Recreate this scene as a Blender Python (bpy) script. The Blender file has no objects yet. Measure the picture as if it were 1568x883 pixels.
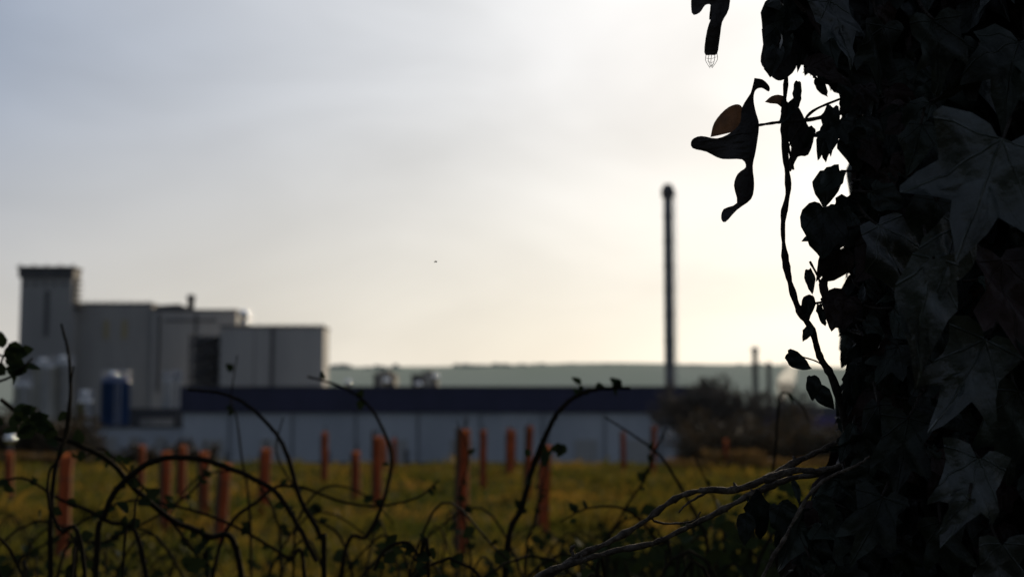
import bpy, bmesh, math, random
import numpy as np
from mathutils import Vector, Matrix, noise
random.seed(7); np.random.seed(7)
R=random.random
def U(a,b): return a+(b-a)*R()
scene=bpy.context.scene
# ------------------------------------------------------------------ camera
EYE=1.2; F=2154.0; PITCH=math.atan(208.5/F)
cam_d=bpy.data.cameras.new("camera"); cam=bpy.data.objects.new("camera",cam_d)
scene.collection.objects.link(cam); scene.camera=cam
cam.location=(0,0,EYE); cam.rotation_euler=(math.pi/2+PITCH,0,0)
cam_d.sensor_width=36; cam_d.lens=49.45; cam_d.clip_start=0.05; cam_d.clip_end=12000
cam_d.dof.use_dof=True; cam_d.dof.focus_distance=1.10; cam_d.dof.aperture_fstop=7.6
# survey helper: sight line measured on the photo -> world point at distance d north
def W(u,v,d):
    xc=(u-784)/F; yc=(441.5-v)/F
    y=math.cos(PITCH)-yc*math.sin(PITCH); z=math.sin(PITCH)+yc*math.cos(PITCH)
    k=d/y
    return Vector((xc*k,d,EYE+z*k))
def X(u,d): return W(u,600,d).x
def Z(v,d): return W(784,v,d).z
# ------------------------------------------------------------------ world
SUN_EL=math.radians(15); SUN_AZ=math.radians(18)
sdir=Vector((math.sin(SUN_AZ)*math.cos(SUN_EL),math.cos(SUN_AZ)*math.cos(SUN_EL),math.sin(SUN_EL)))
world=bpy.data.worlds.new("World"); scene.world=world; world.use_nodes=True
nt=world.node_tree; nt.nodes.clear()
def N(nt,t,**kw):
    n=nt.nodes.new(t)
    for k,v in kw.items(): setattr(n,k,v)
    return n
L=nt.links.new
out=N(nt,'ShaderNodeOutputWorld'); bg=N(nt,'ShaderNodeBackground')
sky=N(nt,'ShaderNodeTexSky'); sky.sky_type='NISHITA'; sky.sun_disc=False
sky.sun_elevation=SUN_EL; sky.sun_rotation=SUN_AZ; sky.air_density=1.0; sky.dust_density=1.5; sky.ozone_density=1.5
tc=N(nt,'ShaderNodeTexCoord')
# thin high cloud: brightness by angle from the sun, warmer haze near the horizon
dot=N(nt,'ShaderNodeVectorMath',operation='DOT_PRODUCT'); L(tc.outputs['Generated'],dot.inputs[0]); dot.inputs[1].default_value=sdir
m01=N(nt,'ShaderNodeMapRange'); m01.inputs['From Min'].default_value=-1; m01.inputs['From Max'].default_value=1; L(dot.outputs['Value'],m01.inputs['Value'])
def ramp(stops):
    r=N(nt,'ShaderNodeValToRGB'); e=r.color_ramp.elements
    while len(e)<len(stops): e.new(0.5)
    for i,(p,c) in enumerate(stops): e[i].position=(p+1)/2; e[i].color=(*c,1)
    L(m01.outputs[0],r.inputs[0]); return r
ra=ramp([(-1,(.13,.155,.20)),(0.1,(.15,.18,.24)),(.77,(.29,.345,.45)),(.87,(.51,.545,.61)),(.94,(.73,.745,.77)),(.98,(.91,.90,.89)),(1,(.95,.95,.93))])
rb=ramp([(-1,(.16,.17,.20)),(0.1,(.20,.21,.23)),(.77,(.57,.55,.52)),(.87,(.70,.66,.59)),(.94,(.82,.775,.68)),(.98,(.91,.88,.80)),(1,(.92,.90,.84))])
sp=N(nt,'ShaderNodeSeparateXYZ'); L(tc.outputs['Generated'],sp.inputs[0])
hz=N(nt,'ShaderNodeMapRange',interpolation_type='SMOOTHSTEP'); hz.inputs['From Min'].default_value=0.02; hz.inputs['From Max'].default_value=0.27
hz.inputs['To Min'].default_value=1; hz.inputs['To Max'].default_value=0; L(sp.outputs[2],hz.inputs['Value'])
veil=N(nt,'ShaderNodeMix',data_type='RGBA'); L(hz.outputs[0],veil.inputs['Factor']); L(ra.outputs[0],veil.inputs['A']); L(rb.outputs[0],veil.inputs['B'])
mp=N(nt,'ShaderNodeMapping'); mp.inputs['Scale'].default_value=(1.3,1.3,3.2); mp.inputs['Rotation'].default_value=(0.3,0.5,0)
L(tc.outputs['Generated'],mp.inputs['Vector'])
nz=N(nt,'ShaderNodeTexNoise'); nz.inputs['Scale'].default_value=3.2; nz.inputs['Detail'].default_value=4; nz.inputs['Roughness'].default_value=0.45
nz.inputs['Distortion'].default_value=0.5
L(mp.outputs[0],nz.inputs['Vector'])
mr=N(nt,'ShaderNodeMapRange'); mr.inputs['From Min'].default_value=0.3; mr.inputs['From Max'].default_value=0.7
mr.inputs['To Min'].default_value=0.89*11.2; mr.inputs['To Max'].default_value=1.12*11.2
L(nz.outputs['Fac'],mr.inputs['Value'])
vs_=N(nt,'ShaderNodeVectorMath',operation='SCALE'); L(veil.outputs['Result'],vs_.inputs[0]); L(mr.outputs[0],vs_.inputs['Scale'])
mix=N(nt,'ShaderNodeMix',data_type='RGBA'); mix.inputs['Factor'].default_value=0.93
L(sky.outputs[0],mix.inputs['A']); L(vs_.outputs[0],mix.inputs['B'])
L(mix.outputs['Result'],bg.inputs['Color']); bg.inputs['Strength'].default_value=0.09
L(bg.outputs[0],out.inputs[0])
sd=bpy.data.lights.new("sun",'SUN'); sd.energy=3.4; sd.angle=math.radians(0.5); sd.color=(1,0.82,0.58)
so=bpy.data.objects.new("sun",sd); scene.collection.objects.link(so)
so.rotation_euler=sdir.to_track_quat('Z','Y').to_euler(); so.location=(20,60,30)
scene.view_settings.view_transform='Standard'; scene.view_settings.look='None'; scene.view_settings.exposure=0
# ------------------------------------------------------------------ materials
def mat(name,c1,c2=None,scale=4,rough=0.8,metal=0,trans=0,bump=0.0,stretch=(1,1,1),spec=0.3,c3=None,corr=0):
    m=bpy.data.materials.new(name); m.use_nodes=True; t=m.node_tree; b=t.nodes['Principled BSDF']; l=t.links.new
    b.inputs['Roughness'].default_value=rough; b.inputs['Metallic'].default_value=metal
    b.inputs['Specular IOR Level'].default_value=spec
    c2=c2 or tuple(x*0.7 for x in c1)
    co=N(t,'ShaderNodeTexCoord'); ma=N(t,'ShaderNodeMapping'); ma.inputs['Scale'].default_value=stretch
    l(co.outputs['Object'],ma.inputs['Vector'])
    n=N(t,'ShaderNodeTexNoise'); n.inputs['Scale'].default_value=scale; n.inputs['Detail'].default_value=6; n.inputs['Roughness'].default_value=0.6
    l(ma.outputs[0],n.inputs['Vector'])
    r=N(t,'ShaderNodeValToRGB'); r.color_ramp.elements[0].position=0.32; r.color_ramp.elements[1].position=0.68
    r.color_ramp.elements[0].color=(*c1,1); r.color_ramp.elements[1].color=(*c2,1)
    if c3:
        e=r.color_ramp.elements.new(0.5); e.color=(*c3,1)
    l(n.outputs['Fac'],r.inputs[0]); col=r.outputs[0]
    if corr:
        w=N(t,'ShaderNodeTexWave'); w.bands_direction='X'; w.inputs['Scale'].default_value=corr; w.inputs['Distortion'].default_value=0
        l(co.outputs['Object'],w.inputs['Vector'])
        bp=N(t,'ShaderNodeBump'); bp.inputs['Strength'].default_value=0.4; bp.inputs['Distance'].default_value=0.05
        l(w.outputs['Fac'],bp.inputs['Height']); l(bp.outputs[0],b.inputs['Normal'])
    l(col,b.inputs['Base Color'])
    if bump:
        bp=N(t,'ShaderNodeBump'); bp.inputs['Strength'].default_value=bump; bp.inputs['Distance'].default_value=0.02
        l(n.outputs['Fac'],bp.inputs['Height']); l(bp.outputs[0],b.inputs['Normal'])
    if trans:
        o=t.nodes['Material Output']; tr=N(t,'ShaderNodeBsdfTranslucent'); mx=N(t,'ShaderNodeMixShader'); mx.inputs[0].default_value=trans
        l(col,tr.inputs['Color']); l(b.outputs[0],mx.inputs[1]); l(tr.outputs[0],mx.inputs[2]); l(mx.outputs[0],o.inputs[0])
    return m
M_conc=mat('concrete_cladding',(0.37,0.365,0.355),(0.26,0.26,0.26),0.16,stretch=(1,1,0.3),corr=0.6)
M_conc2=mat('light_cladding',(0.42,0.415,0.41),(0.31,0.31,0.31),0.2,stretch=(1,1,0.2),corr=0.6)
M_dark=mat('dark_trim',(0.12,0.12,0.125),(0.08,0.08,0.085),1)
M_glass=mat('window_glass',(0.08,0.085,0.09),(0.06,0.06,0.065),1,rough=0.3,spec=0.5)
M_white=mat('warehouse_wall',(0.50,0.53,0.58),(0.36,0.39,0.44),0.25,stretch=(1,1,0.25),corr=1.2)
M_navy=mat('navy_fascia',(0.05,0.05,0.10),(0.035,0.038,0.07),0.3,rough=0.6,stretch=(1,1,.3),corr=1.0)
M_purple=mat('purple_fascia',(0.13,0.10,0.22),(0.10,0.08,0.17),0.4,rough=0.6)
M_steel=mat('steel',(0.5,0.5,0.5),(0.4,0.4,0.42),1,rough=0.22,metal=1)
M_polish=mat('polished_steel',(0.9,0.88,0.85),(0.85,0.84,0.82),1,rough=0.12,metal=1)
M_stack=mat('chimney_steel',(0.22,0.225,0.24),(0.16,0.165,0.18),0.6,rough=0.5,stretch=(1,1,.3))
M_blue=mat('blue_tank_paint',(0.035,0.08,0.20),(0.03,0.06,0.15),0.6,rough=0.5)
M_silo=mat('silo_paint',(0.6,0.59,0.56),(0.42,0.42,0.41),0.6,rough=0.35,spec=0.5)
M_roof=mat('roof_felt',(0.12,0.12,0.125),(0.09,0.09,0.09),0.6)
M_ochre=mat('rust_stain_panel',(0.38,0.33,0.20),(0.32,0.28,0.18),0.6)
M_tube=mat('tree_guard_plastic',(0.46,0.15,0.06),(0.18,0.055,0.025),5,rough=0.7,trans=0.42,c3=(0.34,0.11,0.045),stretch=(1,1,.4),spec=.1)
M_stake=mat('stake_wood',(0.13,0.09,0.055),(0.07,0.05,0.035),20,bump=.3,stretch=(1,1,.1),spec=.1)
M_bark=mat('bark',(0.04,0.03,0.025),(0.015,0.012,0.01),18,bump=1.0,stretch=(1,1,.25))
M_twig=mat('bare_twig_bark',(0.16,0.135,0.11),(0.03,0.024,0.02),110,rough=0.85,bump=.8,c3=(0.08,0.064,0.052),spec=.15)
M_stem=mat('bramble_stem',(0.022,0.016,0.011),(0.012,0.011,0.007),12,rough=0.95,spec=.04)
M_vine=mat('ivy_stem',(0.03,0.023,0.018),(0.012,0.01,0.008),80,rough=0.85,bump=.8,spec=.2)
M_tree=mat('winter_tree_bark',(0.11,0.09,0.07),(0.07,0.06,0.05),2)
M_shrub=mat('shrub_twigs',(0.085,0.06,0.035),(0.045,0.042,0.03),1,trans=.15)
M_scrub=mat('dry_bracken',(0.17,0.095,0.03),(0.07,0.05,0.02),1,trans=.35)
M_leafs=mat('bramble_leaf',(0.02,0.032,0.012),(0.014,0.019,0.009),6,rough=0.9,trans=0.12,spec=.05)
M_grass=mat('grass_blades',(0.035,0.052,0.008),(0.27,0.155,0.028),0.35,rough=0.8,trans=0.45,c3=(0.105,0.088,0.014),spec=.08)
M_dry=mat('dead_leaf',(0.07,0.04,0.025),(0.02,0.014,0.012),60,rough=0.65,trans=0.22,bump=.4)
M_insect=mat('insect_chitin',(0.02,0.018,0.015),(0.01,0.01,0.01),100)
M_hill=mat('hill_pasture',(0.36,0.41,0.33),(0.43,0.46,0.39),0.003,rough=1,spec=0,c3=(0.39,0.43,0.36),stretch=(1,.3,1))  # distance haze baked into these pale, greyed pasture tones
M_ground=mat('field_soil_and_turf',(0.03,0.04,0.008),(0.08,0.055,0.02),0.5,rough=1,spec=0,bump=.5,c3=(0.045,0.045,0.012))
def ivy_mat(name,base,dark,vein,rough,spec):
    m=bpy.data.materials.new(name); m.use_nodes=True; t=m.node_tree; b=t.nodes['Principled BSDF']; l=t.links.new
    uv=N(t,'ShaderNodeUVMap'); sp=N(t,'ShaderNodeSeparateXYZ'); l(uv.outputs[0],sp.inputs[0])
    def mth(op,a,bb=None):
        n=N(t,'ShaderNodeMath',operation=op)
        for i,s in enumerate((a,bb)):
            if s is None: continue
            if isinstance(s,(int,float)): n.inputs[i].default_value=s
            else: l(s,n.inputs[i])
        return n.outputs[0]
    co=N(t,'ShaderNodeTexCoord')
    wob=N(t,'ShaderNodeTexNoise'); wob.inputs['Scale'].default_value=30; l(co.outputs['Object'],wob.inputs['Vector'])
    wx=mth('MULTIPLY',mth('SUBTRACT',wob.outputs['Fac'],0.5),0.07)
    ax=mth('ABSOLUTE',mth('ADD',sp.outputs[0],wx)); y=sp.outputs[1]
    ds=[ax]
    for a in (40,88):
        ds.append(mth('ABSOLUTE',mth('SUBTRACT',mth('MULTIPLY',ax,math.cos(math.radians(a))),mth('MULTIPLY',y,math.sin(math.radians(a))))))
    side=mth('ABSOLUTE',mth('SUBTRACT',mth('FRACT',mth('MULTIPLY',mth('SUBTRACT',y,mth('MULTIPLY',ax,0.9)),6.0)),0.5))
    sidem=mth('MULTIPLY',mth('GREATER_THAN',0.05,side),0.12)
    d=mth('MINIMUM',mth('MINIMUM',ds[0],ds[1]),ds[2])
    mrr=N(t,'ShaderNodeMapRange'); mrr.inputs['From Min'].default_value=0.001; mrr.inputs['From Max'].default_value=0.012
    mrr.inputs['To Min'].default_value=.6; mrr.inputs['To Max'].default_value=0; l(d,mrr.inputs['Value'])
    vm=mth('MAXIMUM',mrr.outputs[0],sidem)
    n=N(t,'ShaderNodeTexNoise'); n.inputs['Scale'].default_value=16; n.inputs['Detail'].default_value=6
    l(co.outputs['Object'],n.inputs['Vector'])
    r=N(t,'ShaderNodeValToRGB'); r.color_ramp.elements[0].position=.38; r.color_ramp.elements[1].position=.62
    r.color_ramp.elements[0].color=(*base,1); r.color_ramp.elements[1].color=(*dark,1); l(n.outputs['Fac'],r.inputs[0])
    mx=N(t,'ShaderNodeMix',data_type='RGBA'); l(vm,mx.inputs['Factor']); l(r.outputs[0],mx.inputs['A']); mx.inputs['B'].default_value=(*vein,1)
    l(mx.outputs['Result'],b.inputs['Base Color'])
    n2=N(t,'ShaderNodeTexNoise'); n2.inputs['Scale'].default_value=60; n2.inputs['Detail'].default_value=7; l(co.outputs['Object'],n2.inputs['Vector'])
    h=mth('SUBTRACT',mth('MULTIPLY',n2.outputs['Fac'],1.2),mth('MULTIPLY',vm,0.5))
    bp=N(t,'ShaderNodeBump'); bp.inputs['Strength'].default_value=.8; bp.inputs['Distance'].default_value=.004; l(h,bp.inputs['Height']); l(bp.outputs[0],b.inputs['Normal'])
    rr=N(t,'ShaderNodeMapRange'); rr.inputs['From Min'].default_value=.3; rr.inputs['From Max'].default_value=.7; rr.inputs['To Min'].default_value=rough-.12; rr.inputs['To Max'].default_value=rough+.25; l(n2.outputs['Fac'],rr.inputs['Value']); l(rr.outputs[0],b.inputs['Roughness'])
    b.inputs['Specular IOR Level'].default_value=spec
    return m
M_ivy=ivy_mat('ivy_leaf',(0.015,0.022,0.016),(0.006,0.008,0.007),(0.03,0.036,0.028),0.46,.22)  # darkened copy: shade of the leaf mass is in this base colour
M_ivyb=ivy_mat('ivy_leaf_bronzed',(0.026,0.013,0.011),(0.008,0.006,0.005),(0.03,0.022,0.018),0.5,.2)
M_ivy_lit=ivy_mat('ivy_leaf_glossy',(0.028,0.038,0.036),(0.010,0.014,0.014),(0.06,0.075,0.062),0.38,.6)  # lit copy of the ivy leaf: sheen painted as paler base, higher gloss
# ------------------------------------------------------------------ mesh helpers
class MB:
    def __init__(s): s.v=[]; s.f=[]; s.uv=[]; s.mi=[]; s.n=0
    def add(s,vs,fs,uvs=None,mi=0):
        k=s.n; s.v.extend([tuple(p) for p in vs]); s.n+=len(vs)
        s.f.extend([tuple(i+k for i in f) for f in fs]); s.mi.extend([mi]*len(fs))
        s.uv.extend(uvs if uvs is not None else [(0.3,0.3)]*len(vs))
    def obj(s,name,mats,parent=None,smooth=True):
        me=bpy.data.meshes.new(name)
        me.from_pydata(s.v,[],s.f)
        uvl=me.uv_layers.new(name='UVMap')
        li=np.empty(len(me.loops),dtype=np.int32); me.loops.foreach_get('vertex_index',li)
        uvl.data.foreach_set('uv',np.array(s.uv,dtype=np.float32)[li].ravel())
        for m in (mats if isinstance(mats,list) else [mats]): me.materials.append(m)
        me.polygons.foreach_set('material_index',s.mi)
        if smooth: me.polygons.foreach_set('use_smooth',[True]*len(me.polygons))
        me.update()
        o=bpy.data.objects.new(name,me); scene.collection.objects.link(o)
        if parent: o.parent=parent
        return o
def empty(name):
    e=bpy.data.objects.new(name,None); scene.collection.objects.link(e); return e
def boxv(mb,x0,x1,y0,y1,z0,z1,mi=0):
    vs=[(x,y,z) for z in (z0,z1) for y in (y0,y1) for x in (x0,x1)]
    mb.add(vs,[(0,2,3,1),(4,5,7,6),(0,1,5,4),(2,6,7,3),(0,4,6,2),(1,3,7,5)],mi=mi)
def box(name,x0,x1,y0,y1,z0,z1,m,parent):
    mb=MB(); boxv(mb,x0,x1,y0,y1,z0,z1); return mb.obj(name,m,parent,smooth=False)
def lathe(name,cx,cy,prof,m,parent,seg=28):
    mb=MB(); vs=[];fs=[]
    for r,z in prof:
        for i in range(seg):
            a=2*math.pi*i/seg; vs.append((cx+r*math.cos(a),cy+r*math.sin(a),z))
    for j in range(len(prof)-1):
        for i in range(seg):
            k=(i+1)%seg; fs.append((j*seg+i,j*seg+k,(j+1)*seg+k,(j+1)*seg+i))
    fs.append(tuple(range((len(prof)-1)*seg,len(prof)*seg)))
    mb.add(vs,fs); return mb.obj(name,m,parent,smooth=True)
def spline(pts,n):
    P=[Vector(p) for p in pts]; P=[P[0]*2-P[1]]+P+[P[-1]*2-P[-2]]; o=[]
    for i in range(1,len(P)-2):
        for k in range(n):
            t=k/n; a,b,c,d=P[i-1],P[i],P[i+1],P[i+2]
            o.append(0.5*((2*b)+(c-a)*t+(2*a-5*b+4*c-d)*t*t+(3*b-a-3*c+d)*t**3))
    o.append(P[-2]); return o
def tube(mb,pts,r0,r1,sides=6,sub=4,jit=0.0,mi=0,bumpy=0.0):
    pts=spline(pts,sub) if sub>1 else [Vector(p) for p in pts]
    n=len(pts); vs=[];fs=[]
    up=Vector((0.13,0.2,1)).normalized()
    for i,p in enumerate(pts):
        t=(pts[min(i+1,n-1)]-pts[max(i-1,0)])
        t=t.normalized() if t.length>1e-9 else Vector((0,0,1))
        a=t.cross(up)
        if a.length<0.15: a=t.cross(Vector((1,0.3,0)))
        a.normalize(); b=t.cross(a)
        r=r0+(r1-r0)*i/(n-1)
        if bumpy: r*=1+bumpy*noise.noise(p*90)+bumpy*.6*noise.noise(p*260)
        q=p+Vector((U(-1,1),U(-1,1),U(-1,1)))*jit
        for k in range(sides):
            an=2*math.pi*k/sides; vs.append(q+a*math.cos(an)*r+b*math.sin(an)*r)
    for i in range(n-1):
        for k in range(sides):
            k2=(k+1)%sides; fs.append((i*sides+k,i*sides+k2,(i+1)*sides+k2,(i+1)*sides+k))
    fs.append(tuple(range(sides))); fs.append(tuple(range((n-1)*sides,n*sides)))
    mb.add(vs,fs,mi=mi); return pts
# ------------------------------------------------------------------ ground and hill
def gz(x,y):
    if y<41: z=0.0
    else:
        t=min((y-41)/50.0,1); z=-4.6*(t*t*(3-2*t))
    z+=0.05*noise.noise(Vector((x*.25,y*.25,0)))*(1 if y<60 else 0.3)
    return z
mb=MB()
ys=[-30,-15,-6]+[ -2+0.8*i for i in range(60)]+[50,55,60,66,72,80,90,105,130,170,230,320,450,700,1100,1500]
xs=sorted(set([s*v for s in (-1,1) for v in [0,.6,1.2,2,3,4,5,6.5,8,10,12,15,18,22,27,33,40,55,80,130,220,400,800,1500,3000,5000]]))
vs=[(x,y,gz(x,y)) for y in ys for x in xs]; nx=len(xs)
fs=[(j*nx+i,j*nx+i+1,(j+1)*nx+i+1,(j+1)*nx+i) for j in range(len(ys)-1) for i in range(nx-1)]
mb.add(vs,fs); mb.obj('ground',M_ground)
mb=MB(); vs=[];fs=[]
hx=np.linspace(-5000,5000,161); hy=[1450,1600,1800,2050,2300,2500,2800,3400,4500]
hp=[-.05,.12,.33,.6,.86,1.0,1.0,.8,.4]
for j,y in enumerate(hy):
    for x in hx:
        prof=112-0.000004*(x+250)**2+9*noise.noise(Vector((x*.0016,0.3,0)))+3*noise.noise(Vector((x*.006,y*.003,2)))
        vs.append((x,y,-5+max(prof,40)*hp[j]))
for j in range(len(hy)-1):
    for i in range(160): fs.append((j*161+i,j*161+i+1,(j+1)*161+i+1,(j+1)*161+i))
mb.add(vs,fs)
random.seed(3)
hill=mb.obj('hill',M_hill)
mb=MB()
for k in range(420):
    c=random.choice([(-300,2420,1500,15),(350,2460,1000,10),(0,1750,2500,60)]); x=c[0]+U(-.5,.5)*c[2]; y=c[1]+U(-1,1)*c[3]
    fr=float(np.interp(y,hy,hp)); z=-5+108*fr
    if (c[1]>2000 and noise.noise(Vector((x*.01,0,5)))<-.05): continue
    h=U(4,9); w=U(5,14)
    vs=[(x+w*math.cos(a)*q,y+w*math.sin(a)*q,z-6+(h+6)*t_) for t_,q in ((0,1),(.7,.9),(.93,.5)) for a in [i*math.pi/3+k for i in range(6)]]+[(x,y,z+h)]
    fs=[(j*6+i,j*6+(i+1)%6,(j+1)*6+(i+1)%6,(j+1)*6+i) for j in range(2) for i in range(6)]+[(12+i,12+(i+1)%6,18) for i in range(6)]
    mb.add(vs,fs)
mb.obj('distant_treeline',mat('distant_trees_bark_and_twigs',(0.26,0.29,0.25),(0.22,0.25,0.22),.02,spec=0))  # tree colour paled to grey-green to stand for aerial haze
# ------------------------------------------------------------------ factory
GB=-4.8
def block(root,name,u0,u1,vt,d,dep,m,zb=GB,cap=True,vb=None):
    x0,x1,z1=X(u0,d),X(u1,d),Z(vt,d)
    z0=zb if vb is None else Z(vb,d)
    box(name,x0,x1,d,d+dep,z0,z1,m,root)
    if cap: box(name+'_coping',x0-.12,x1+.12,d-.12,d+dep+.12,z1+.003,z1+.25,M_dark,root)
    return x0,x1,z1
def strip(root,name,u0,u1,v0,v1,d,m,proud=.12):
    box(name,X(u0,d),X(u1,d),d-proud,d-.003,Z(v1,d),Z(v0,d),m,root)
def glint_ball(name,u,v,d,r,root):  # polished ball on a neck, made up to catch sun glints
    x=X(u,d); z=Z(v,d)
    lathe(name,x,d,[(r*math.sin(a*math.pi/12)+.002,z-r*math.cos(a*math.pi/12)) for a in range(13)],M_polish,root,24)
    lathe(name+'_neck',x,d,[(r*.4,z-r*3),(r*.4,z-r*.9)],M_dark,root,10)
D=200
t=empty('factory_tower')
block(t,'tower_shaft',26,105,425,D,3,M_conc,cap=False)
x0,x1=X(23,D),X(108,D)
box('tower_head',x0,x1,D-.35,D+3.4,Z(424.9,D),Z(411,D),M_dark,t)
box('tower_coping',x0-.2,x1+.2,D-.6,D+3.6,Z(410.9,D),Z(408,D),M_dark,t)
for i,u in enumerate((25,46,66,87,107)): box('roof_post_%d'%i,X(u,D)-.08,X(u,D)+.08,D-.2,D,Z(407.9,D),Z(404,D),M_dark,t)
strip(t,'stair_window_band',64,71,445,515,D,M_glass)
for i in range(5): strip(t,'vent_%d'%i,31+i*15,36+i*15,432,437,D,M_dark)
for i in range(6): box('ladder_landing_%d'%i,X(105,D)+.02,X(113,D),D+1,D+3,Z(430+i*8,D)-.1,Z(430+i*8,D)+.1,M_dark,t)
box('ladder_rail',X(112,D),X(113,D),D+.7,D+.9,Z(480,D),Z(425,D),M_dark,t)
t=empty('factory_main_hall')
block(t,'hall_west',105.5,230,466,D+3.5,10,M_conc)
block(t,'hall_east',230.5,360,476,D+3,8,M_conc2)
mb=MB(); q0,q1,q2,q3=[W(u,v,D+4) for u,v in ((233,474),(243,467),(274,465),(290,474))]
vs=[(p.x,D+4,p.z) for p in (q0,q1,q2,q3)]+[(p.x,D+9,p.z) for p in (q0,q1,q2,q3)]
mb.add(vs,[(0,1,2,3),(4,7,6,5),(0,4,5,1),(1,5,6,2),(2,6,7,3),(0,3,7,4)]); mb.obj('roof_plant_room',M_dark,t,smooth=False)
for i,u in enumerate((130,152,176,198,218)): strip(t,'cladding_joint_%d'%i,u,u+1.2,468,600,D+3.5,M_conc2,.05)
for i,u in enumerate((156,184)): strip(t,'loading_hatch_%d'%i,u,u+8,490,518,D+3.5,M_ochre,.14)
strip(t,'downpipe',240,243,480,600,D+3,M_dark,.3)
strip(t,'louvre_strip',250,330,489,492,D+3,M_dark)
strip(t,'shadow_gap',296,300,480,600,D+3,M_dark)  # plain dark strip set proud of the wall
for i in range(9): box('roof_rail_post_%d'%i,X(116+i*13,D+3),X(116+i*13,D+3)+.12,D+3.5,D+3.6,Z(465,D+3),Z(460,D+3),M_dark,t)
box('roof_rail',X(114,D+3),X(230,D+3),D+3.5,D+3.6,Z(460.5,D+3),Z(459.9,D+3),M_dark,t)
lathe('roof_vent_stack',X(287,D+5),D+6,[(.5,Z(476,D)),(.5,Z(452,D)),(.65,Z(452,D)),(.65,Z(447,D)),(.3,Z(445,D))],M_dark,t)
for i,u in enumerate((305,330,348)): lathe('roof_cowl_%d'%i,X(u,D+5),D+6,[(.35,Z(478,D)),(.35,Z(472,D)),(.5,Z(471,D)),(.1,Z(468,D))],M_steel,t)
lathe('cyclone_separator',X(371,D+3),D+3,[(.2,Z(505,D)),(.7,Z(495,D)),(.7,Z(490,D)),(.4,Z(489,D))],M_steel,t)
glint_ball('cyclone_dome',371,482,D+3,.75,t)  # polished ball added on top for a sun glint
t=empty('factory_cold_store')
D2=185
block(t,'store_body',336,494,501,D2,6,M_conc2)
strip(t,'door_recess',413,419,503,592,D2,M_dark,.06)  # vertical dark seam down the store front
strip(t,'panel_joint',388,389,503,600,D2,M_dark,.05)
box('roof_rail',X(337,D2),X(496,D2),D2,D2+.1,Z(496.2,D2),Z(495.8,D2),M_dark,t)
for i in range(12): box('rail_post_%d'%i,X(338+i*14,D2),X(338+i*14,D2)+.08,D2,D2+.1,Z(499,D2),Z(495.6,D2),M_dark,t)
t=empty('escape_stair_tower')
for i in range(7): box('landing_%d'%i,X(286,D2),X(335,D2),D2+1,D2+4,Z(516+i*12,D2)-.22,Z(516+i*12,D2)+.22,M_dark,t)
for i,u in enumerate((287,310,334)): box('column_%d'%i,X(u,D2)-.12,X(u,D2)+.12,D2+.7,D2+.99,GB,Z(510,D2),M_dark,t)
mb=MB()
for i in range(6):
    a,b=(290,330) if i%2 else (330,290)
    tube(mb,[(X(a,D2),D2+.5,Z(516+i*12,D2)),(X(b,D2),D2+.5,Z(528+i*12,D2))],.25,.25,4,1)
mb.obj('flights',M_dark,t)
box('back_wall',X(286,D2),X(335.5,D2),D2+4.1,D2+6,GB,Z(514,D2),M_conc,t)
def tank(name,u,w,vt,d,m,dome=True,gl=False):
    t=empty(name); r=w/2/F*d; x=X(u,d); z=Z(vt,d)
    pr=[(r,GB),(r,z-.3),(r*1.03,z-.28),(r*1.03,z-.1),(r,z-.08)]
    if dome: pr+=[(r*.85,z+.25*r),(r*.5,z+.42*r),(r*.15,z+.48*r)]
    else: pr+=[(r*.9,z)]
    lathe('shell',x,d+r,pr,m,t)
    mb=MB()
    for k in range(14):
        a=k*2*math.pi/14; tube(mb,[(x+r*math.cos(a),d+r+r*math.sin(a),z-.1),(x+r*math.cos(a),d+r+r*math.sin(a),z+1.0)],.05,.05,4,1)
    for zz in (.55,1.0):
        tube(mb,[(x+r*math.cos(k*math.pi/10),d+r+r*math.sin(k*math.pi/10),z+zz) for k in range(21)],.05,.05,4,1)
    tube(mb,[(x+r*.3,d-.3,GB),(x+r*.3,d-.3,z+1)],.06,.06,4,1); tube(mb,[(x+r*.3+.5,d-.3,GB),(x+r*.3+.5,d-.3,z+1)],.06,.06,4,1)
    for k in range(int((z-GB)/.8)): tube(mb,[(x+r*.3,d-.3,GB+k*.8),(x+r*.3+.5,d-.3,GB+k*.8)],.04,.04,4,1)
    mb.obj('handrail_and_ladder',M_steel,t)
    if gl: glint_ball('top_vent',u+2,vt-8,d+r,.42,t)  # added mirror-like ball that gives the tank its bright spot
    return t
tank('blue_storage_tank',171,44,582,150,M_blue,gl=True)
tank('silo',62,30,560,175,M_silo,gl=True); tank('silo',92,28,556,178,M_silo,gl=True); tank('silo',30,28,590,170,M_silo)
tank('silo',128,22,612,145,M_polish,gl=True); tank('silo',254,16,582,160,M_silo); tank('silo',270,10,580,162,M_silo)
t=empty('loading_bay_building'); d=138
block(t,'wall',148,281,655,d,12,M_white,cap=True)
for i,u in enumerate((165,200,240)): strip(t,'bay_door_%d'%i,u,u+16,668,700,d,M_conc2,.1)
t=empty('yard_building'); d=145
block(t,'wall',193,284,628,d+12,12,M_dark)
block(t,'annex',215,262,640,d+10,2,M_conc)
t=empty('yard_floodlight'); d=52
lathe('post',X(18,d),d,[(.06,gz(X(18,d),d)-.1),(.05,Z(678,d))],M_dark,t,10); glint_ball('lamp_dome',18,672,d,.20,t)  # no lamp: polished ball on a post, added to throw a glint
t=empty('warehouse'); d=130
x0,x1=X(281,d),X(1052,d)
box('wall',x0,x1,d,d+30,GB,Z(631,d),M_white,t)
box('fascia',x0-.25,x1+.25,d-.3,d+30.3,Z(630.9,d),Z(593,d),M_navy,t)
box('fascia_capping',x0-.3,x1+.3,d-.38,d+30.4,Z(592.9,d),Z(591,d),M_dark,t)
box('plinth',x0-.05,x1+.05,d-.06,d-.003,GB,Z(707,d),M_dark,t)
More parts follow.
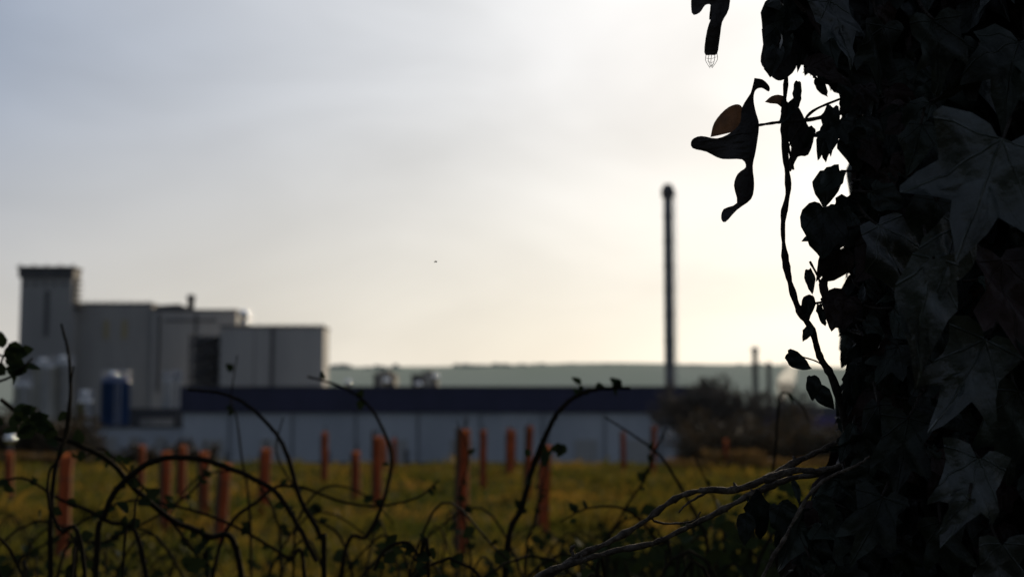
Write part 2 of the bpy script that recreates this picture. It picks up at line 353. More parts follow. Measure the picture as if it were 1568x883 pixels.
for i,u in enumerate((352,448,545,640,735,830,925,1010)): strip(t,'downpipe_%d'%i,u,u+1.2,632,712,d,M_dark,.15)
for i,u in enumerate((310,400,590,690,880,960)): strip(t,'roller_door_%d'%i,u,u+34,672,712,d,M_conc2,.08)
for i,u in enumerate((500,620,780)): strip(t,'personnel_door_%d'%i,u,u+6,688,712,d,M_dark,.1)
t=empty('industrial_unit'); d=140
x0,x1=X(1054,d),X(1420,d)
box('wall',x0,x1,d,d+20,GB,Z(655,d),M_white,t)
box('fascia',x0-.2,x1+.2,d-.3,d+20.2,Z(654.9,d),Z(636,d),M_purple,t)
box('roof',x0,x1,d+2,d+20,Z(635.9,d),Z(622,d+4),M_roof,t)
for i in range(6): strip(t,'window_%d'%i,1175+i*36,1187+i*36,668,680,d,M_glass,.08)
for i in range(4): strip(t,'door_%d'%i,1130+i*60,1142+i*60,684,712,d,M_dark,.08)
t=empty('industrial_chimney'); d=215; x=X(1026,d); zt=Z(283,d)
lathe('flue',x,d,[(.80,GB),(.78,Z(500,d)),(.72,Z(304,d)),(.72,Z(303,d))],M_stack,t)
lathe('head_collar',x,d,[(.75,Z(303.5,d)),(1.02,Z(301,d)),(1.05,Z(291,d)),(.85,Z(287,d)),(.6,zt),(.5,zt+.1)],M_dark,t)
for i in range(7): lathe('flange_%d'%i,x,d,[(.80,Z(330+i*38,d)),(.86,Z(330.5+i*38,d)),(.86,Z(331.5+i*38,d)),(.80,Z(332+i*38,d))],M_dark,t)
mb=MB(); tube(mb,[(x+.95,d-.3,GB),(x+.9,d-.3,zt-1)],.06,.06,4,1); tube(mb,[(x+1.2,d-.3,GB),(x+1.15,d-.3,zt-1)],.06,.06,4,1); mb.obj('ladder',M_steel,t)
for (u,vt,w,d) in ((1157,531,.55,260),(1178,554,.5,300)):
    t=empty('vent_stack'); x=X(u,d)
    lathe('flue',x,d,[(w,GB),(w*.9,Z(vt+8,d)),(w*1.25,Z(vt+7,d)),(w*1.25,Z(vt+2,d)),(w*.8,Z(vt,d))],M_stack,t)
t=empty('distant_plant_building'); d=240
block(t,'block_a',572,604,574,d,8,M_dark); block(t,'block_b',580,596,569,d-1,8,M_conc)
block(t,'block_c',630,668,575,d,8,M_dark); block(t,'block_d',648,662,570,d-1,8,M_conc)
for i,(u,v) in enumerate(((533,586),(592,584),(641,589),(667,578))): glint_ball('vent_%d'%i,u,v,d-4,.6,t)  # polished balls added only for their glints
# steam drifting off the far plant
vm=bpy.data.materials.new('steam'); vm.use_nodes=True; vt_=vm.node_tree; vt_.nodes.clear()
vo=N(vt_,'ShaderNodeOutputMaterial'); vp=N(vt_,'ShaderNodeVolumeScatter'); vp.inputs['Density'].default_value=.28; vp.inputs['Anisotropy'].default_value=.5
vt_.links.new(vp.outputs[0],vo.inputs['Volume'])
mb=MB(); random.seed(8)
for k,(u,v,r) in enumerate(((1198,606,1.1),(1201,594,1.5),(1204,582,1.7),(1209,571,1.5),(1214,562,1.1))):
    c=W(u,v,270); vs=[];fs=[]
    for j in range(9):
        for i in range(12):
            th=math.pi*j/8; ph=2*math.pi*i/12; n_=Vector((math.sin(th)*math.cos(ph),math.sin(th)*math.sin(ph),math.cos(th)))
            vs.append(c+n_*r*(1+.3*noise.noise(n_*2+Vector((k,0,0)))))
    for j in range(8):
        for i in range(12): fs.append((j*12+i,(j+1)*12+i,(j+1)*12+(i+1)%12,j*12+(i+1)%12))
    mb.add(vs,fs)
mb.obj('steam_plume',vm)
# ------------------------------------------------------------------ winter trees & shrubs
def winter_tree(name,x,y,h,seed,spread=.5,depth=8):
    random.seed(seed); mb=MB()
    def br(p,d,l,r,k):
        q=p+d*l*.5+Vector((U(-1,1),U(-1,1),U(-1,1)))*l*.07; e=p+d*l
        tube(mb,[p,q,e],r,r*.68,5 if k>4 else 3,1)
        if k<=0: return
        for i in range(3 if R()<.5 else 2):
            nd=(d+Vector((U(-1,1),U(-1,1),U(-.45,.8)))*spread).normalized()
            br(e if i else p+d*l*U(.6,1),nd,l*U(.68,.88),max(r*.62,.02),k-1)
    z=gz(x,y)-.1
    for s in range(3): br(Vector((x+s*.3-.3,y,z)),Vector((U(-.35,.35),U(-.2,.2),1)).normalized(),h*.23,h*.018,depth)
    return mb.obj(name,M_tree)
winter_tree('bare_tree',X(1095,88),88,10,3,.58); winter_tree('bare_tree',X(1062,92),92,8.6,5,.58); winter_tree('bare_tree',X(1134,86),86,8.8,8,.58)
winter_tree('bare_tree',X(1215,90),90,6.0,12,.6); winter_tree('bare_tree',X(60,100),100,6.0,14,.6); winter_tree('bare_tree',X(5,96),96,7,15,.6)
def hedge(name,segs,n,m,seed,leaf=.12):
    random.seed(seed); mb=MB()
    for i in range(n):
        x0,x1,y,hh,w=random.choice(segs); x=U(x0,x1); yy=y+U(-w,w)
        hh*=.65+.5*noise.noise(Vector((x*.8,yy*.8,3)))+.2
        z=gz(x,yy)+hh*(R()**.7); s=leaf*U(.5,1.4)
        d=Vector((U(-1,1),U(-1,1),U(-.3,1))).normalized(); a=d.cross(Vector((U(-1,1),U(-1,1),.2))).normalized()*s*.3; c=Vector((x,yy,z))
        mb.add([c-a,c+a,c+d*s*1.6],[(0,1,2)])
    return mb.obj(name,m,smooth=False)
hedge('hedgerow',[(X(-80,60),X(150,60),60,3.0,1.5),(X(1040,70),X(1330,70),70,4.4,1.6),(X(1040,64),X(1330,64),64,3.2,1.6),(X(150,66),X(330,66),66,2.4,1)],24000,M_shrub,21,.22)
hedge('dry_scrub',[(X(1080,40),X(1165,40),40,.5,1),(X(0,43),X(120,43),43,.4,.7),(X(1020,39),X(1300,39),39,.25,1)],4000,M_scrub,22,.1)
# unseen hedge behind the ivy, added to shade the near field
random.seed(44); mb=MB()
for i in range(26000):
    s=R(); x=5.6+s*7.5+U(-.9,.9); y=17+s*18+U(-.9,.9); hh=4.6+1.0*noise.noise(Vector((s*9,0,0))); z=hh*R()
    c=Vector((x,y,z)); sz=U(.12,.28); d=Vector((U(-1,1),U(-1,1),U(-1,1))).normalized(); a=d.cross(Vector((U(-1,1),U(-1,1),.3))).normalized()*sz*.45
    mb.add([c,c+d*sz*.5+a,c+d*sz,c+d*sz*.5-a],[(0,1,2,3)])
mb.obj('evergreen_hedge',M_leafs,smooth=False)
# ------------------------------------------------------------------ grass
def grass(name,n,seed):
    rs=np.random.RandomState(seed)
    y=2.0*np.exp(rs.rand(n)*np.log(46/2.0)); x=(rs.rand(n)*2-1)*(0.45*y+2.5)
    cl=np.array([noise.noise(Vector((a*.7,b*.7,0))) for a,b in zip(x,y)])
    h=(0.03+0.07*rs.rand(n)+0.24*np.clip(cl,0,1))*(1+.9*(rs.rand(n)>.93))
    z=np.array([gz(a,b) for a,b in zip(x,y)])-.01
    w=0.0025+0.0006*y; an=rs.rand(n)*np.pi; lx=rs.randn(n)*.5*h; ly=rs.randn(n)*.5*h
    v=np.zeros((n,4,3)); dx=np.cos(an)*w; dy=np.sin(an)*w
    v[:,0]=np.c_[x-dx,y-dy,z]; v[:,1]=np.c_[x+dx,y+dy,z]
    v[:,2]=np.c_[x+lx*.3+dx*.6,y+ly*.3+dy*.6,z+h*.6]; v[:,3]=np.c_[x+lx,y+ly,z+h]
    me=bpy.data.meshes.new(name); me.vertices.add(n*4); me.vertices.foreach_set('co',v.ravel())
    idx=np.arange(n)[:,None]*4+np.array([0,1,2,0,2,3])
    me.loops.add(n*6); me.loops.foreach_set('vertex_index',idx.ravel().astype(np.int32))
    me.polygons.add(n*2); me.polygons.foreach_set('loop_start',(np.arange(n*2)*3).astype(np.int32))
    me.materials.append(M_grass); me.update(calc_edges=True); me.validate()
    o=bpy.data.objects.new(name,me); scene.collection.objects.link(o)
grass('grass',120000,4)
# ------------------------------------------------------------------ tree guards
def guard(u,vt,vb,lean=0):
    d=EYE*F/(vb-650.0); x=X(u,d); h=(vb-vt)/F*d; z=gz(x,d)
    t=empty('tree_guard'); r=.055; seg=14
    mb=MB(); vs=[];fs=[]; rings=9
    for j in range(rings+1):
        zz=h*j/rings; rr=r*(1+.06*math.sin(j*2.1+u)+(.13 if j==rings else 0))
        for i in range(seg):
            a=2*math.pi*i/seg; sq=1+.12*math.cos(4*a)
            vs.append((math.cos(a)*rr*sq+lean*zz,math.sin(a)*rr*sq,zz))
    for j in range(rings):
        for i in range(seg):
            k=(i+1)%seg; fs.append((j*seg+i,j*seg+k,(j+1)*seg+k,(j+1)*seg+i))
    mb.add(vs,fs); o=mb.obj('shelter_tube',M_tube,t)
    mb=MB(); sx=-(r+.022); boxv(mb,sx-.018,sx+.018,-.018,.018,-.1,h*1.0+U(-.1,.08))
    for q in (.3,.75):
        tube(mb,[(math.cos(2*math.pi*i/12)*r*1.25-.008,math.sin(2*math.pi*i/12)*r*1.25,h*q) for i in range(13)],.006,.006,4,1)
    o2=mb.obj('stake_and_ties',M_stake,t,smooth=False); o2.rotation_euler=(0,math.atan(lean),0)
    mb=MB()
    tube(mb,[(0,0,0),(lean*h*.5+.01,0,h*.5),(lean*h,0.01,h+.12)],.008,.004,5,3)
    for k in range(4): tube(mb,[(lean*h,0,h-.05),(lean*h+U(-.05,.05),U(-.04,.04),h+U(.05,.16))],.006,.003,4,1)
    mb.obj('sapling',M_stem,t)
    t.location=(x,d,z); t.rotation_euler=(U(-.04,.04),U(-.03,.03),U(-.9,.9))
random.seed(71)
for g in [(103,695,850,.05),(220,682,748,0),(282,682,778,.02),(318,690,800,-.02),(342,710,828,.03),(407,684,788,.01),
          (500,661,738,0),(580,666,778,.01),(606,670,722,0),(708,656,842,-.02),(741,657,745,.01),(780,655,727,0),
          (808,655,765,.0),(832,682,815,.05),(1000,652,724,.02),(955,662,718,0),(548,690,765,0),(786,660,722,0),(258,690,812,0.03),(590,672,724,0.0),(1110,672,716,0),(20,690,760,0)]:
    guard(*g)
# ------------------------------------------------------------------ brambles
random.seed(99)
def small_leaf(mb,p,s,mi=1):
    d=Vector((U(-1,1),U(-.6,.6),U(-.8,.6))).normalized(); n=Vector((U(-1,1),-1,U(-.3,1))).normalized()
    a=d.cross(n).normalized(); n=a.cross(d)
    pr=[(0,0),(.28,.18),(.40,.42),(.30,.62),(.2,.8),(0,1)]
    vs=[p+d*s*y for _,y in pr]+[p+a*s*x*.9+d*s*y+n*s*x*.35 for x,y in pr[1:-1]]+[p-a*s*x*.9+d*s*y+n*s*x*.35 for x,y in pr[1:-1]]
    fs=[(0,1,6),(0,10,1)]+[(i,i+1,6+i,5+i) for i in range(1,4)]+[(i+1,i,9+i,10+i) for i in range(1,4)]+[(4,5,9),(5,4,13)]
    mb.add(vs,fs,mi=mi)
def thorny(mb,pts,r0,r1,leaves=0,lsz=.03,thorn=True):
    P=tube(mb,pts,r0,r1,6,7,jit=r0*.2)
    for i in range(2,len(P)-1):
        if thorn and R()<.5:
            d=Vector((U(-1,1),U(-.5,.5),U(-1,1))).normalized(); tube(mb,[P[i],P[i]+d*r0*2.8],r0*.5,.0002,3,1)
        if R()<leaves:
            small_leaf(mb,P[i]+Vector((U(-.01,.01),0,U(-.01,.01))),lsz*U(.5,1.3))
            if R()<.4: small_leaf(mb,P[i],lsz*U(.5,1.2))
    return P
def bram(px,d,r0,r1,leaves=.1,ls=.018,dd=0.0):
    pts=[W(u+U(-4,4),v+U(-4,4),d+dd*i/len(px)) for i,(u,v) in enumerate(px)]
    e=pts[-1]; k=pts[-1]-pts[-2]
    pts+= [Vector((e.x+k.x*.5,e.y+.05,e.z*.5)),Vector((e.x+k.x*.6,e.y+.1,-.02))]
    thorny(mbB,pts,r0,r1,leaves,ls)
mbB=MB()
bram([(486,862),(455,800),(420,755),(370,722),(300,698),(240,705),(190,738),(158,785),(148,870)],2.0,.0035,.0048,.05)
bram([(288,596),(340,600),(385,622),(425,660),(440,705),(462,762),(488,820),(500,872)],2.1,.002,.0052,.06)
bram([(470,572),(520,590),(558,615),(588,655),(597,700),(585,760),(560,820),(520,872)],2.3,.0018,.0044,.04)
bram([(962,594),(925,597),(888,603),(858,630),(832,672),(818,720),(800,775),(770,875)],2.2,.0028,.0058,.10,.018)
bram([(92,494),(106,540),(109,600),(100,660),(84,720),(80,790),(74,872)],1.9,.0016,.0044,.05)
bram([(112,560),(95,690),(74,722),(72,770),(88,810),(130,872)],1.8,.001,.0034,.05)
bram([(0,612),(60,655),(115,682),(165,710),(210,750),(265,792),(320,822),(370,875)],1.9,.0028,.0055,.3,.022,dd=.3)
bram([(366,540),(350,610),(360,640),(372,700),(380,760),(385,872)],2.6,.001,.0035,.1)
bram([(672,735),(640,765),(580,776),(520,766),(455,742),(400,760),(330,875)],2.2,.0014,.0036,.05)
bram([(925,640),(970,665),(1010,702),(1045,748),(1070,800),(1085,875)],2.4,.0014,.0045,.1)
bram([(1022,655),(1005,690),(985,735),(950,790),(930,875)],2.6,.0014,.0035,.2)
bram([(215,745),(205,765),(208,800),(190,880)],1.8,.001,.0025,.1)
bram([(570,875),(592,842),(622,833),(642,850),(656,882)],1.7,.0016,.003,.2)
bram([(430,640),(425,690),(450,740),(480,790),(540,872)],2.5,.0012,.0035,.25)
bram([(330,690),(300,740),(240,790),(160,830),(90,870)],2.4,.0012,.004,.25)
bram([(700,640),(715,700),(705,760),(720,872)],2.9,.001,.004,.2)
bram([(845,685),(835,740),(815,800),(800,872)],2.8,.0015,.004,.3)
bram([(1240,650),(1225,620),(1200,600),(1190,640),(1180,720),(1150,872)],2.3,.001,.0035,.1)
bram([(-10,740),(40,730),(90,760),(160,800),(220,870)],2.0,.0015,.0045,.2)
bram([(60,840),(180,770),(260,770),(350,800),(440,850),(470,880)],2.2,.0015,.004,.2)
bram([(130,700),(150,690),(175,700),(230,760),(300,850),(320,880)],2.3,.0015,.004,.3)
bram([(250,800),(290,740),(330,720),(380,730),(420,790),(430,875)],2.6,.0012,.0035,.15)
bram([(600,800),(560,760),(500,745),(460,790),(450,875)],2.5,.0012,.0035,.15)
bram([(860,800),(900,780),(960,785),(1010,830),(1030,880)],2.1,.0012,.0035,.2)
bram([(1060,700),(1080,730),(1100,790),(1110,875)],2.6,.0012,.0035,.25)
for (u,v,s) in [(945,582,.018),(938,590,.018),(884,590,.018),(872,598,.016),(950,590,.014),(8,528,.020),(14,545,.024),(32,540,.018),(5,570,.024),(38,562,.020),(20,578,.02),
                (15,632,.022),(38,640,.024),(60,650,.024),(78,655,.022),(30,655,.022),(60,638,.018),(10,648,.022),(490,578,.012),(850,688,.026),(870,685,.022),(105,690,.02),(170,695,.02)]:
    for k in range(2): small_leaf(mbB,W(u+U(-8,8),v+U(-7,7),1.75 if u<100 else 2.2),s*1.1)
tube(mbB,[W(-20,640,1.75),W(0,560,1.75),W(15,525,1.75)],.002,.0012,5,4)
tube(mbB,[W(-20,590,1.75),W(20,575,1.75),W(50,548,1.75)],.002,.0012,5,4)
tube(mbB,[W(-20,530,1.75),W(5,545,1.75),W(38,530,1.75)],.0018,.001,5,4)
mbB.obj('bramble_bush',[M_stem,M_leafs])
mbT=MB()
for i in range(200):
    y=U(1.7,5.5); u=U(-80,1300)
    if i%3==0: u=U(820,1300)
    x=X(u,y)
    top=EYE-(U(130,245)/F)*y
    dx=U(-.5,.5)
    a=Vector((x,y,-.02)); c=Vector((x+dx*.5,y+U(-.1,.1),top)); e=Vector((x+dx,y+U(-.2,.2),top-U(.05,.5)))
    thorny(mbT,[a,(a+c)/2+Vector((-dx*.12,0,top*.15)),c,e],.0036,.0013,.14,.028,False)
for i in range(9000):
    y=U(1.8,6.5); u=U(-80,1330)
    if R()<.55: u=1330-abs(random.gauss(0,1))*260
    ed=float(np.interp(u,[0,500,700,850,1000,1150,1330],[196,204,206,186,158,125,95]))
    zt=EYE-(ed/F)*y; zt*=.82+.25*noise.noise(Vector((X(u,y)*3,y,0)))+.12
    small_leaf(mbT,Vector((X(u,y),y,U(.1,max(.2,zt)))),U(.018,.045))
mbT.obj('bramble_thicket',[M_stem,M_leafs])
# ------------------------------------------------------------------ ivy
half=[(0,1.0),(.07,.86),(.15,.70),(.20,.56),(.34,.60),(.50,.66),(.53,.60),(.47,.44),(.36,.28),(.42,.16),(.50,-.02),(.44,-.08),(.28,-.12),(.12,-.09),(.03,-.01)]
half2=[(0,1.0),(.06,.88),(.15,.72),(.26,.55),(.36,.44),(.44,.36),(.43,.26),(.36,.12),(.32,.02),(.26,-.06),(.12,-.08),(.03,-.01)]
half3=[(0,1.0),(.09,.90),(.20,.76),(.29,.60),(.34,.45),(.35,.30),(.30,.14),(.22,.03),(.12,-.02),(.03,0)]
half4=[(0,1.0),(.10,.88),(.24,.76),(.40,.60),(.50,.42),(.53,.24),(.48,.08),(.38,-.04),(.24,-.10),(.12,-.08),(.03,0)]
def outline(h): return np.array(h+[(-x,y) for x,y in reversed(h[1:])])
OUT=[outline(half),outline(half2),outline(half3),outline(half4)]
bnd=[(-60,1180),(0,1182),(60,1190),(110,1205),(125,1285),(150,1298),(175,1278),(200,1296),(250,1318),(300,1306),(340,1298),(400,1300),(440,1312),(480,1300),(520,1304),(580,1296),(640,1298),(700,1290),(745,1258),(790,1212),(900,1198)]
bv=np.array([b[0] for b in bnd],float); bu=np.array([b[1] for b in bnd],float)
def B(v): return float(np.interp(v,bv,bu))
def outside(V,tol=6):
    # pruned outline of the ivy crown
    y=V[:,1]*math.cos(PITCH)+(V[:,2]-EYE)*math.sin(PITCH); z=-V[:,1]*math.sin(PITCH)+(V[:,2]-EYE)*math.cos(PITCH)
    u=784+F*V[:,0]/y; v=441.5-F*z/y
    return np.any((u<np.interp(v,bv,bu)-tol))
def ivy_leaf(mb,base,tip,nrm,size,wf=1.0,kind=None,mi=0,curl=None,pet=True,clip=False,ruf=1.0):
    kind=random.choice((0,1,1,2,2,3)) if kind is None else kind
    o=OUT[kind].copy(); n=len(o)
    o[:,0]*=wf; o+=np.random.randn(n,2)*.014
    o[o[:,0]>0]*=np.array([U(.8,1.2),1])
    c=np.array([0,.30]); rings=[.28,.55,.8,1.0]
    P=[c]+[c+(o[i]-c)*r for r in rings for i in range(n)]; P=np.array(P)
    x=P[:,0].copy();y=P[:,1].copy()
    cu=U(-.5,1.1) if curl is None else curl; f=U(.05,.55); ph=U(0,6)
    z=f*np.abs(x)*.9-cu*(y-.2)**2*.55-U(0,.7)*x**2+ruf*(.06*np.sin(x*11+ph)*np.abs(y)+.07*np.sin(y*9+ph)*np.abs(x)*2+.03*np.sin(x*17+y*13+ph))+.25*U(-1,1)*x
    bend=U(-.3,.3); x=x+bend*(y-.2)**2
    t=Vector(tip).normalized(); nn=Vector(nrm); nn=(nn-t*nn.dot(t)).normalized(); a=t.cross(nn)
    A=np.array(a);T=np.array(t);NN=np.array(nn)
    V=np.array(base)[None]+size*(x[:,None]*A+y[:,None]*T+z[:,None]*NN)
    if clip and outside(V,random.choice((-30,-15,0,6,6,20,30))): return
    fs=[(0,1+i,1+(i+1)%n) for i in range(n)]
    for r in range(len(rings)-1):
        for i in range(n):
            k=(i+1)%n; fs.append((1+r*n+i,1+(r+1)*n+i,1+(r+1)*n+k,1+r*n+k))
    mb.add(V.tolist(),fs,[tuple(q) for q in P.tolist()],mi)
    if pet:
        b=Vector(base); e=b-t*size*U(.15,.4)-nn*size*U(.2,.6)
        if not outside(np.array([tuple(e)])): tube(mb,[e,(b+e)/2-nn*size*.05,b],.0013,.0009,4,2,mi=2)
random.seed(31); np.random.seed(31)
ivy=MB()
TX,TY,TR=.69,1.38,.22
def trunkr(a,z): return TR*(1+.10*noise.noise(Vector((math.cos(a)*1.3,math.sin(a)*1.3,z*1.5))))
for i in range(5600):
    a=U(0,2*math.pi); z=U(.02,3.2)
    if i%3: a=U(math.pi*.8,math.pi*1.65); z=U(.85,1.75)
    rad=trunkr(a,z)+U(.0,.12)
    o=Vector((math.cos(a),math.sin(a),0))
    p=Vector((TX,TY,z))+o*rad
    nrm=o+Vector((U(-.9,.9),U(-.9,.9),U(-.3,.9)))
    tip=Vector((U(-.8,.8),U(-.8,.8),-1))+o*U(-.1,.5)
    q=R()
    ivy_leaf(ivy,p,tip,nrm,U(.03,.065) if R()<.75 else U(.065,.10),mi=1 if q<.2 else (5 if q>.93 else 0),pet=False,wf=U(.6,1.1),clip=(.8<z<1.9),ruf=1.6)
def dirv(ang): a=math.radians(ang); return Vector((math.cos(a),0,math.sin(a)))
def L_(u,v,Lp,ang,wf=.9,d=1.12,kind=None,mi=0,tilt=.45,curl=None,clip=False):
    t=dirv(ang)+Vector((0,U(-.25,.25),0)); n=Vector((U(-tilt,tilt),-1,U(-tilt,tilt)+.25))
    if d<1.0 and mi==0: mi=5
    ivy_leaf(ivy,W(u,v,d+U(-.02,.02)),t,n,Lp/F*d,wf,kind,mi,curl,clip=clip,ruf=1.4)
for i in range(1500):
    v=U(-80,930); Lp=U(35,100); ang=-90+U(-80,80); u=B(v)+abs(random.gauss(0,1))*60+4
    L_(u,v,Lp,ang,U(.55,1.1),d=U(1.08,1.40),tilt=.9,clip=True,mi=1 if R()<.25 else 0)
for e in [(1205,-15,95,-110,.8),(1195,35,80,-95,.9,1.1,2),(1190,70,50,-100,.9,1.1,2),(1225,40,75,-85,.7),(1250,0,110,-85,.7),(1270,40,80,-95,.8),
          (1222,125,45,-95,.45,1.12,2),(1220,150,55,-115,.5,1.12,2),(1245,195,40,-110,.5,1.1,2),(1212,165,60,-85,.4,1.14,2),(1275,165,55,-100,.6,1.12,1),(1262,215,35,-80,.5,1.12,2),
          (1290,120,50,-80,.8),(1285,185,60,-110,.8),(1300,205,60,-70,.8),(1250,120,35,-60,.7,1.12,2),(1265,190,60,-105,.5,1.11,2),
          (1285,262,60,-130,.7,1.1,1),(1270,268,55,-100,.7,1.12,3),(1300,300,80,-70,.8),
          (1262,318,80,-95,.95,1.08,3),(1305,335,85,-150,.95,1.1,1),(1285,325,70,-110,1,1.1,3),(1262,385,48,-95,.6,1.1,2,1),(1290,385,58,-115,.8,1.1,3,1),(1238,412,40,-80,.55,1.1,2),(1262,425,40,-95,.5,1.1,2,1),
          (1240,452,40,-105,.8,1.1,2),(1255,465,35,-85,.5,1.1,2),(1300,455,62,-125,.95,1.1,3,1),(1292,460,50,-100,.9,1.1,3,1),(1242,500,26,-120,.8,1.1,2),(1205,540,46,-35,.75,1.1,2),(1243,575,40,-80,.9,1.1,2),(1252,590,44,-60,.8,1.1,2),
          (1310,560,80,-90,.7),(1330,560,90,-105,.8),(1282,640,26,-70,.5,1.1,2),(1306,650,70,-115,.4,1.1,2,0),(1300,670,60,-70,.6),
          (1150,762,72,-70,.85,1.12,3),(1140,785,48,-80,.8,1.12,2),(1195,772,70,-70,.8,1.12,1),(1215,800,80,-100,.8,1.12,1),(1245,780,80,-85,.8),(1260,830,80,-120,.7),(1215,735,36,-70,.4,1.12,2),(1235,850,60,-100,.5,1.12,2),
          (1535,215,210,-112,.95,.90,0,0,.3),(1470,345,160,-112,.6,.93,1,0,.3),(1345,345,150,-65,.8,.97,1,0,.3),(1430,395,200,-104,.62,.93,1,0,.25),(1530,400,170,-85,.7,.95,0,1,.3),(1510,520,170,-115,.75,.95,0,0,.3),
          (1440,500,120,-75,.5,1.01,1),(1560,60,150,-110,.8,1.0,0),(1410,190,85,-100,.8,1.02,1),(1450,190,70,-70,.7,1.0,0),(1500,700,150,-110,.7,.96,0,0,.3),(1560,600,150,-100,.8,1.0,0),(1390,640,130,-100,.7,1.0,0),
          (1485,765,80,-135,.45,.95,1,0,.3),(1345,620,110,-80,.6,1.02,1),(1350,760,120,-110,.7,1.0,0),(1440,800,110,-80,.7,1.0,0),(1530,830,120,-90,.8,.96,0),(1270,0,120,-75,.6,1.05,0,5),(1350,40,110,-100,.7,1.03,0),(1430,30,120,-80,.7,1.0,0),(1500,80,110,-120,.7,1.0,0)]:
    L_(*e)
def stem(px,d,r0,r1,bumpy=.5): return tube(ivy,[W(u,v,d) for u,v in px],r0,r1,7,6,mi=2,bumpy=bumpy)
stem([(1205,-40),(1208,60),(1203,130),(1200,190),(1203,240),(1207,290),(1199,340),(1203,400),(1213,445),(1224,475),(1243,505),(1255,545),(1275,580),(1292,640),(1310,720)],1.12,.0022,.0030)
stem([(1160,192),(1195,187),(1235,184),(1265,178),(1300,170)],1.12,.0013,.0018)
stem([(1207,225),(1225,195),(1245,170),(1290,150)],1.12,.0008,.0010); stem([(1222,470),(1262,462),(1300,462)],1.12,.0010,.0012)
stem([(1250,520),(1240,500),(1235,470)],1.12,.0008,.001); stem([(1225,545),(1248,552),(1262,560)],1.11,.0006,.001); stem([(1288,262),(1310,262)],1.12,.001,.001)
stem([(1215,165),(1205,205),(1215,260)],1.12,.0007,.001); stem([(1245,118),(1270,128),(1290,118)],1.12,.0009,.001); stem([(1240,400),(1255,430),(1262,468)],1.12,.0008,.001)
for k in range(14):
    a0=U(0,6.28); pts=[]
    for j in range(9): a0+=U(-.35,.35); z=j*.4; pts.append((TX+math.cos(a0)*(TR+.02),TY+math.sin(a0)*(TR+.02),z))
    tube(ivy,pts,.01,.006,6,5,mi=2,bumpy=.4)
def crumple(mb,outl,d,amp,mi,seed,curl=.008):
    bm=bmesh.new(); vs=[bm.verts.new(W(p[0],p[1],d)) for p in spline([(u,v,0) for u,v in outl],3)]
    es=[bm.edges.new((vs[i],vs[(i+1)%len(vs)])) for i in range(len(vs))]
    bmesh.ops.triangle_fill(bm,use_beauty=False,use_dissolve=False,edges=es)
    for _ in range(2): bmesh.ops.subdivide_edges(bm,edges=[e for e in bm.edges if e.calc_length()>.004],cuts=1); bmesh.ops.triangulate(bm,faces=bm.faces[:],quad_method='FIXED',ngon_method='EAR_CLIP')
    c=sum((v.co for v in bm.verts),Vector())/len(bm.verts)
    for v in bm.verts:
        v.co.y+=amp*noise.noise(v.co*45+Vector((seed,0,0)))+amp*2*noise.noise(v.co*18+Vector((seed,3,0)))+curl*abs(math.sin((v.co.x-c.x)*60))
    bm.verts.index_update()
    mb.add([v.co.copy() for v in bm.verts],[tuple(x.index for x in f.verts) for f in bm.faces],mi=mi); bm.free()
crumple(ivy,[(1157,117),(1170,119),(1180,130),(1179,138),(1168,133),(1158,137),(1155,150),(1159,172),(1163,192),(1158,228),(1152,255),(1155,282),(1150,305),(1128,322),(1112,339),(1106,333),(1110,318),(1128,311),(1123,285),(1128,268),(1140,258),(1134,247),(1108,242),(1085,229),(1062,224),(1061,212),(1076,205),(1100,209),(1120,202),(1133,188),(1136,165),(1150,142)],1.12,.005,4,1)
crumple(ivy,[(1090,207),(1095,186),(1110,168),(1128,159),(1138,164),(1140,185),(1130,200),(1112,204)],1.125,.003,3,5)
crumple(ivy,[(1060,-30),(1061,15),(1072,18),(1080,8),(1088,10),(1088,28),(1082,48),(1080,78),(1088,83),(1099,81),(1102,60),(1105,36),(1117,12),(1122,-30)],1.12,.005,4,9)
crumple(ivy,[(1172,155),(1182,147),(1195,146),(1202,150),(1200,165),(1190,160),(1180,158)],1.12,.002,3,11)
crumple(ivy,[(1200,150),(1212,160),(1225,165),(1240,190),(1250,205),(1240,235),(1222,240),(1212,262),(1208,250),(1212,225),(1202,205),(1196,180)],1.13,.004,4,12)
crumple(ivy,[(1168,42),(1180,36),(1200,40),(1225,60),(1222,100),(1200,122),(1188,122),(1176,108),(1166,92),(1170,66)],1.11,.004,4,14)
for k in range(5):
    u0=1082+k*4; tube(ivy,[W(u0,82,1.12),W(1080+k*4.4+U(-1,1),92,1.12+.002*(k%2)),W(1089+(k-2)*.8,105+U(-3,0),1.12)],.0003,.00022,3,3,mi=3)
for v in (88,94,100): tube(ivy,[W(1081+(v-88)*.4,v+U(-2,2),1.12),W(1089,v+2,1.121),W(1097-(v-88)*.5,v+U(-2,2),1.12)],.0002,.0002,3,3,mi=3)
stem([(1095,-60),(1090,0),(1088,30)],1.12,.001,.001)
M_curl=mat('withered_leaf',(0.03,0.023,0.02),(0.012,0.010,0.010),40,rough=0.6,bump=.4,spec=.3)
root=empty('ivy_clad_tree')
ivy.obj('ivy_foliage',[M_ivy,M_ivyb,M_vine,M_dry,M_curl,M_ivy_lit],root)
mb=MB(); vs=[];fs=[]; seg=48; nr=60
for j in range(nr+1):
    z=-.1+j*6.0/nr
    for i in range(seg):
        a=2*math.pi*i/seg; r=trunkr(a,z)*(1-.04*z)*(1+.03*noise.noise(Vector((a*6,z*2,1))))*(1+.5*max(0,.25-z))
        vs.append((TX+r*math.cos(a),TY+r*math.sin(a),z))
for j in range(nr):
    for i in range(seg):
        k=(i+1)%seg; fs.append((j*seg+i,j*seg+k,(j+1)*seg+k,(j+1)*seg+i))
mb.add(vs,fs)
random.seed(5)
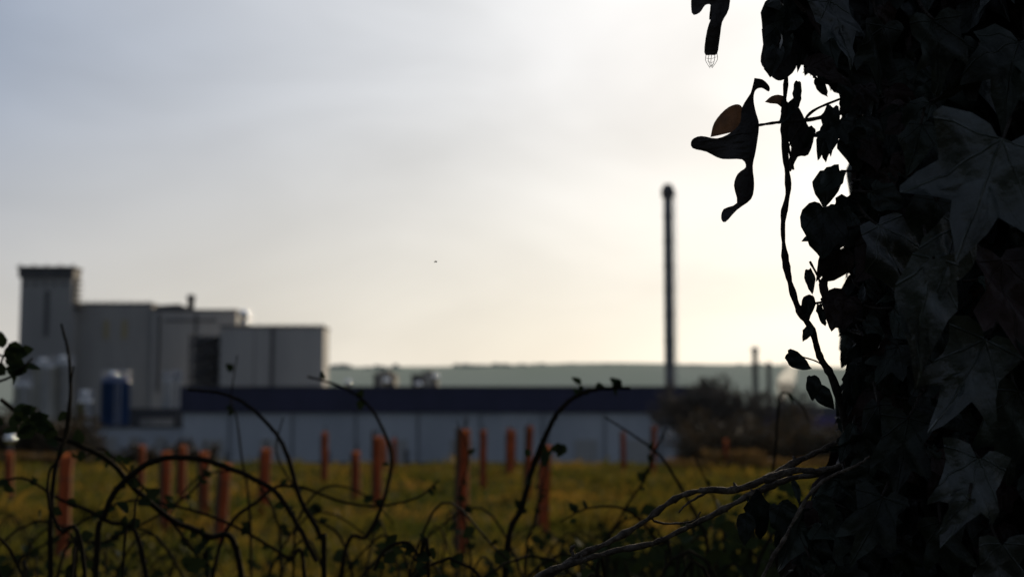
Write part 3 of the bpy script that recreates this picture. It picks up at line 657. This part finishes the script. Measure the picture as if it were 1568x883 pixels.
def limb(p,d,l,r,k):
    e=p+d*l; tube(mb,[p,(p+e)/2+Vector((U(-1,1),U(-1,1),U(-1,1)))*l*.08,e],r,r*.6,7,3)
    if k==0: return
    for i in range(3):
        limb(p+d*l*U(.55,1),(d+Vector((U(-1,1),U(-1,1),U(-.3,.7)))*.7).normalized(),l*.7,r*.55,k-1)
for i in range(4): limb(Vector((TX,TY,5.6)),Vector((U(-.7,.7),U(-.7,.7),1)).normalized(),1.6,.12,4)
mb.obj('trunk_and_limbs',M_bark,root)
# ------------------------------------------------------------------ bare woody branches bottom right
random.seed(17)
mb=MB()
def tw(px,d0,d1,r0,r1):
    n=len(px); P=tube(mb,[W(u+U(-3,3),v+U(-4,4),d0+(d1-d0)*i/(n-1)) for i,(u,v) in enumerate(px)],r0,r1,8,6,bumpy=.55,jit=.0004)
    for i in range(5,len(P)-3,6):
        d=Vector((U(-1,1),U(-.3,.3),U(-.4,1))).normalized(); tube(mb,[P[i],P[i]+d*r0*2.0],r0*.8,r0*.2,5,1)
tw([(1340,665),(1284,678),(1250,690),(1212,714),(1165,738),(1120,752),(1075,752),(1030,760),(990,792),(940,825),(880,855),(838,884),(780,930)],1.14,1.2,.0032,.0022)
tw([(1255,718),(1215,722),(1170,736)],1.12,1.13,.0022,.0026)
tw([(1340,700),(1252,720),(1200,738),(1150,758),(1100,782),(1050,812),(1000,832),(940,845),(882,861),(828,884),(770,930)],1.13,1.2,.0025,.0023)
tw([(1330,700),(1311,710),(1268,732),(1234,766),(1206,815),(1178,868),(1160,905)],1.02,1.02,.0010,.0016)
tw([(1080,752),(1050,770),(1040,780)],1.18,1.17,.0012,.0008); tw([(880,858),(876,840),(880,830)],1.19,1.19,.002,.001); tw([(990,792),(1010,800),(1060,795),(1075,780)],1.19,1.2,.001,.0006)
mb.obj('woody_branch',M_twig)
# ------------------------------------------------------------------ flying insect
c=W(667,401,1.3); mb=MB()
tube(mb,[c+Vector((-.0014,0,0)),c,c+Vector((.0014,0,.0002))],.0003,.0004,6,2)
for s in (-1,1):
    mb.add([c,c+Vector((-.0008,.0016*s,.0010)),c+Vector((.0010,.0018*s,.0009))],[(0,1,2)])
    for k in (-.0005,.0003): tube(mb,[c+Vector((k,0,0)),c+Vector((k*1.5,.0006*s,-.0007))],.00008,.00005,3,1)
mb.obj('flying_insect',M_insect)
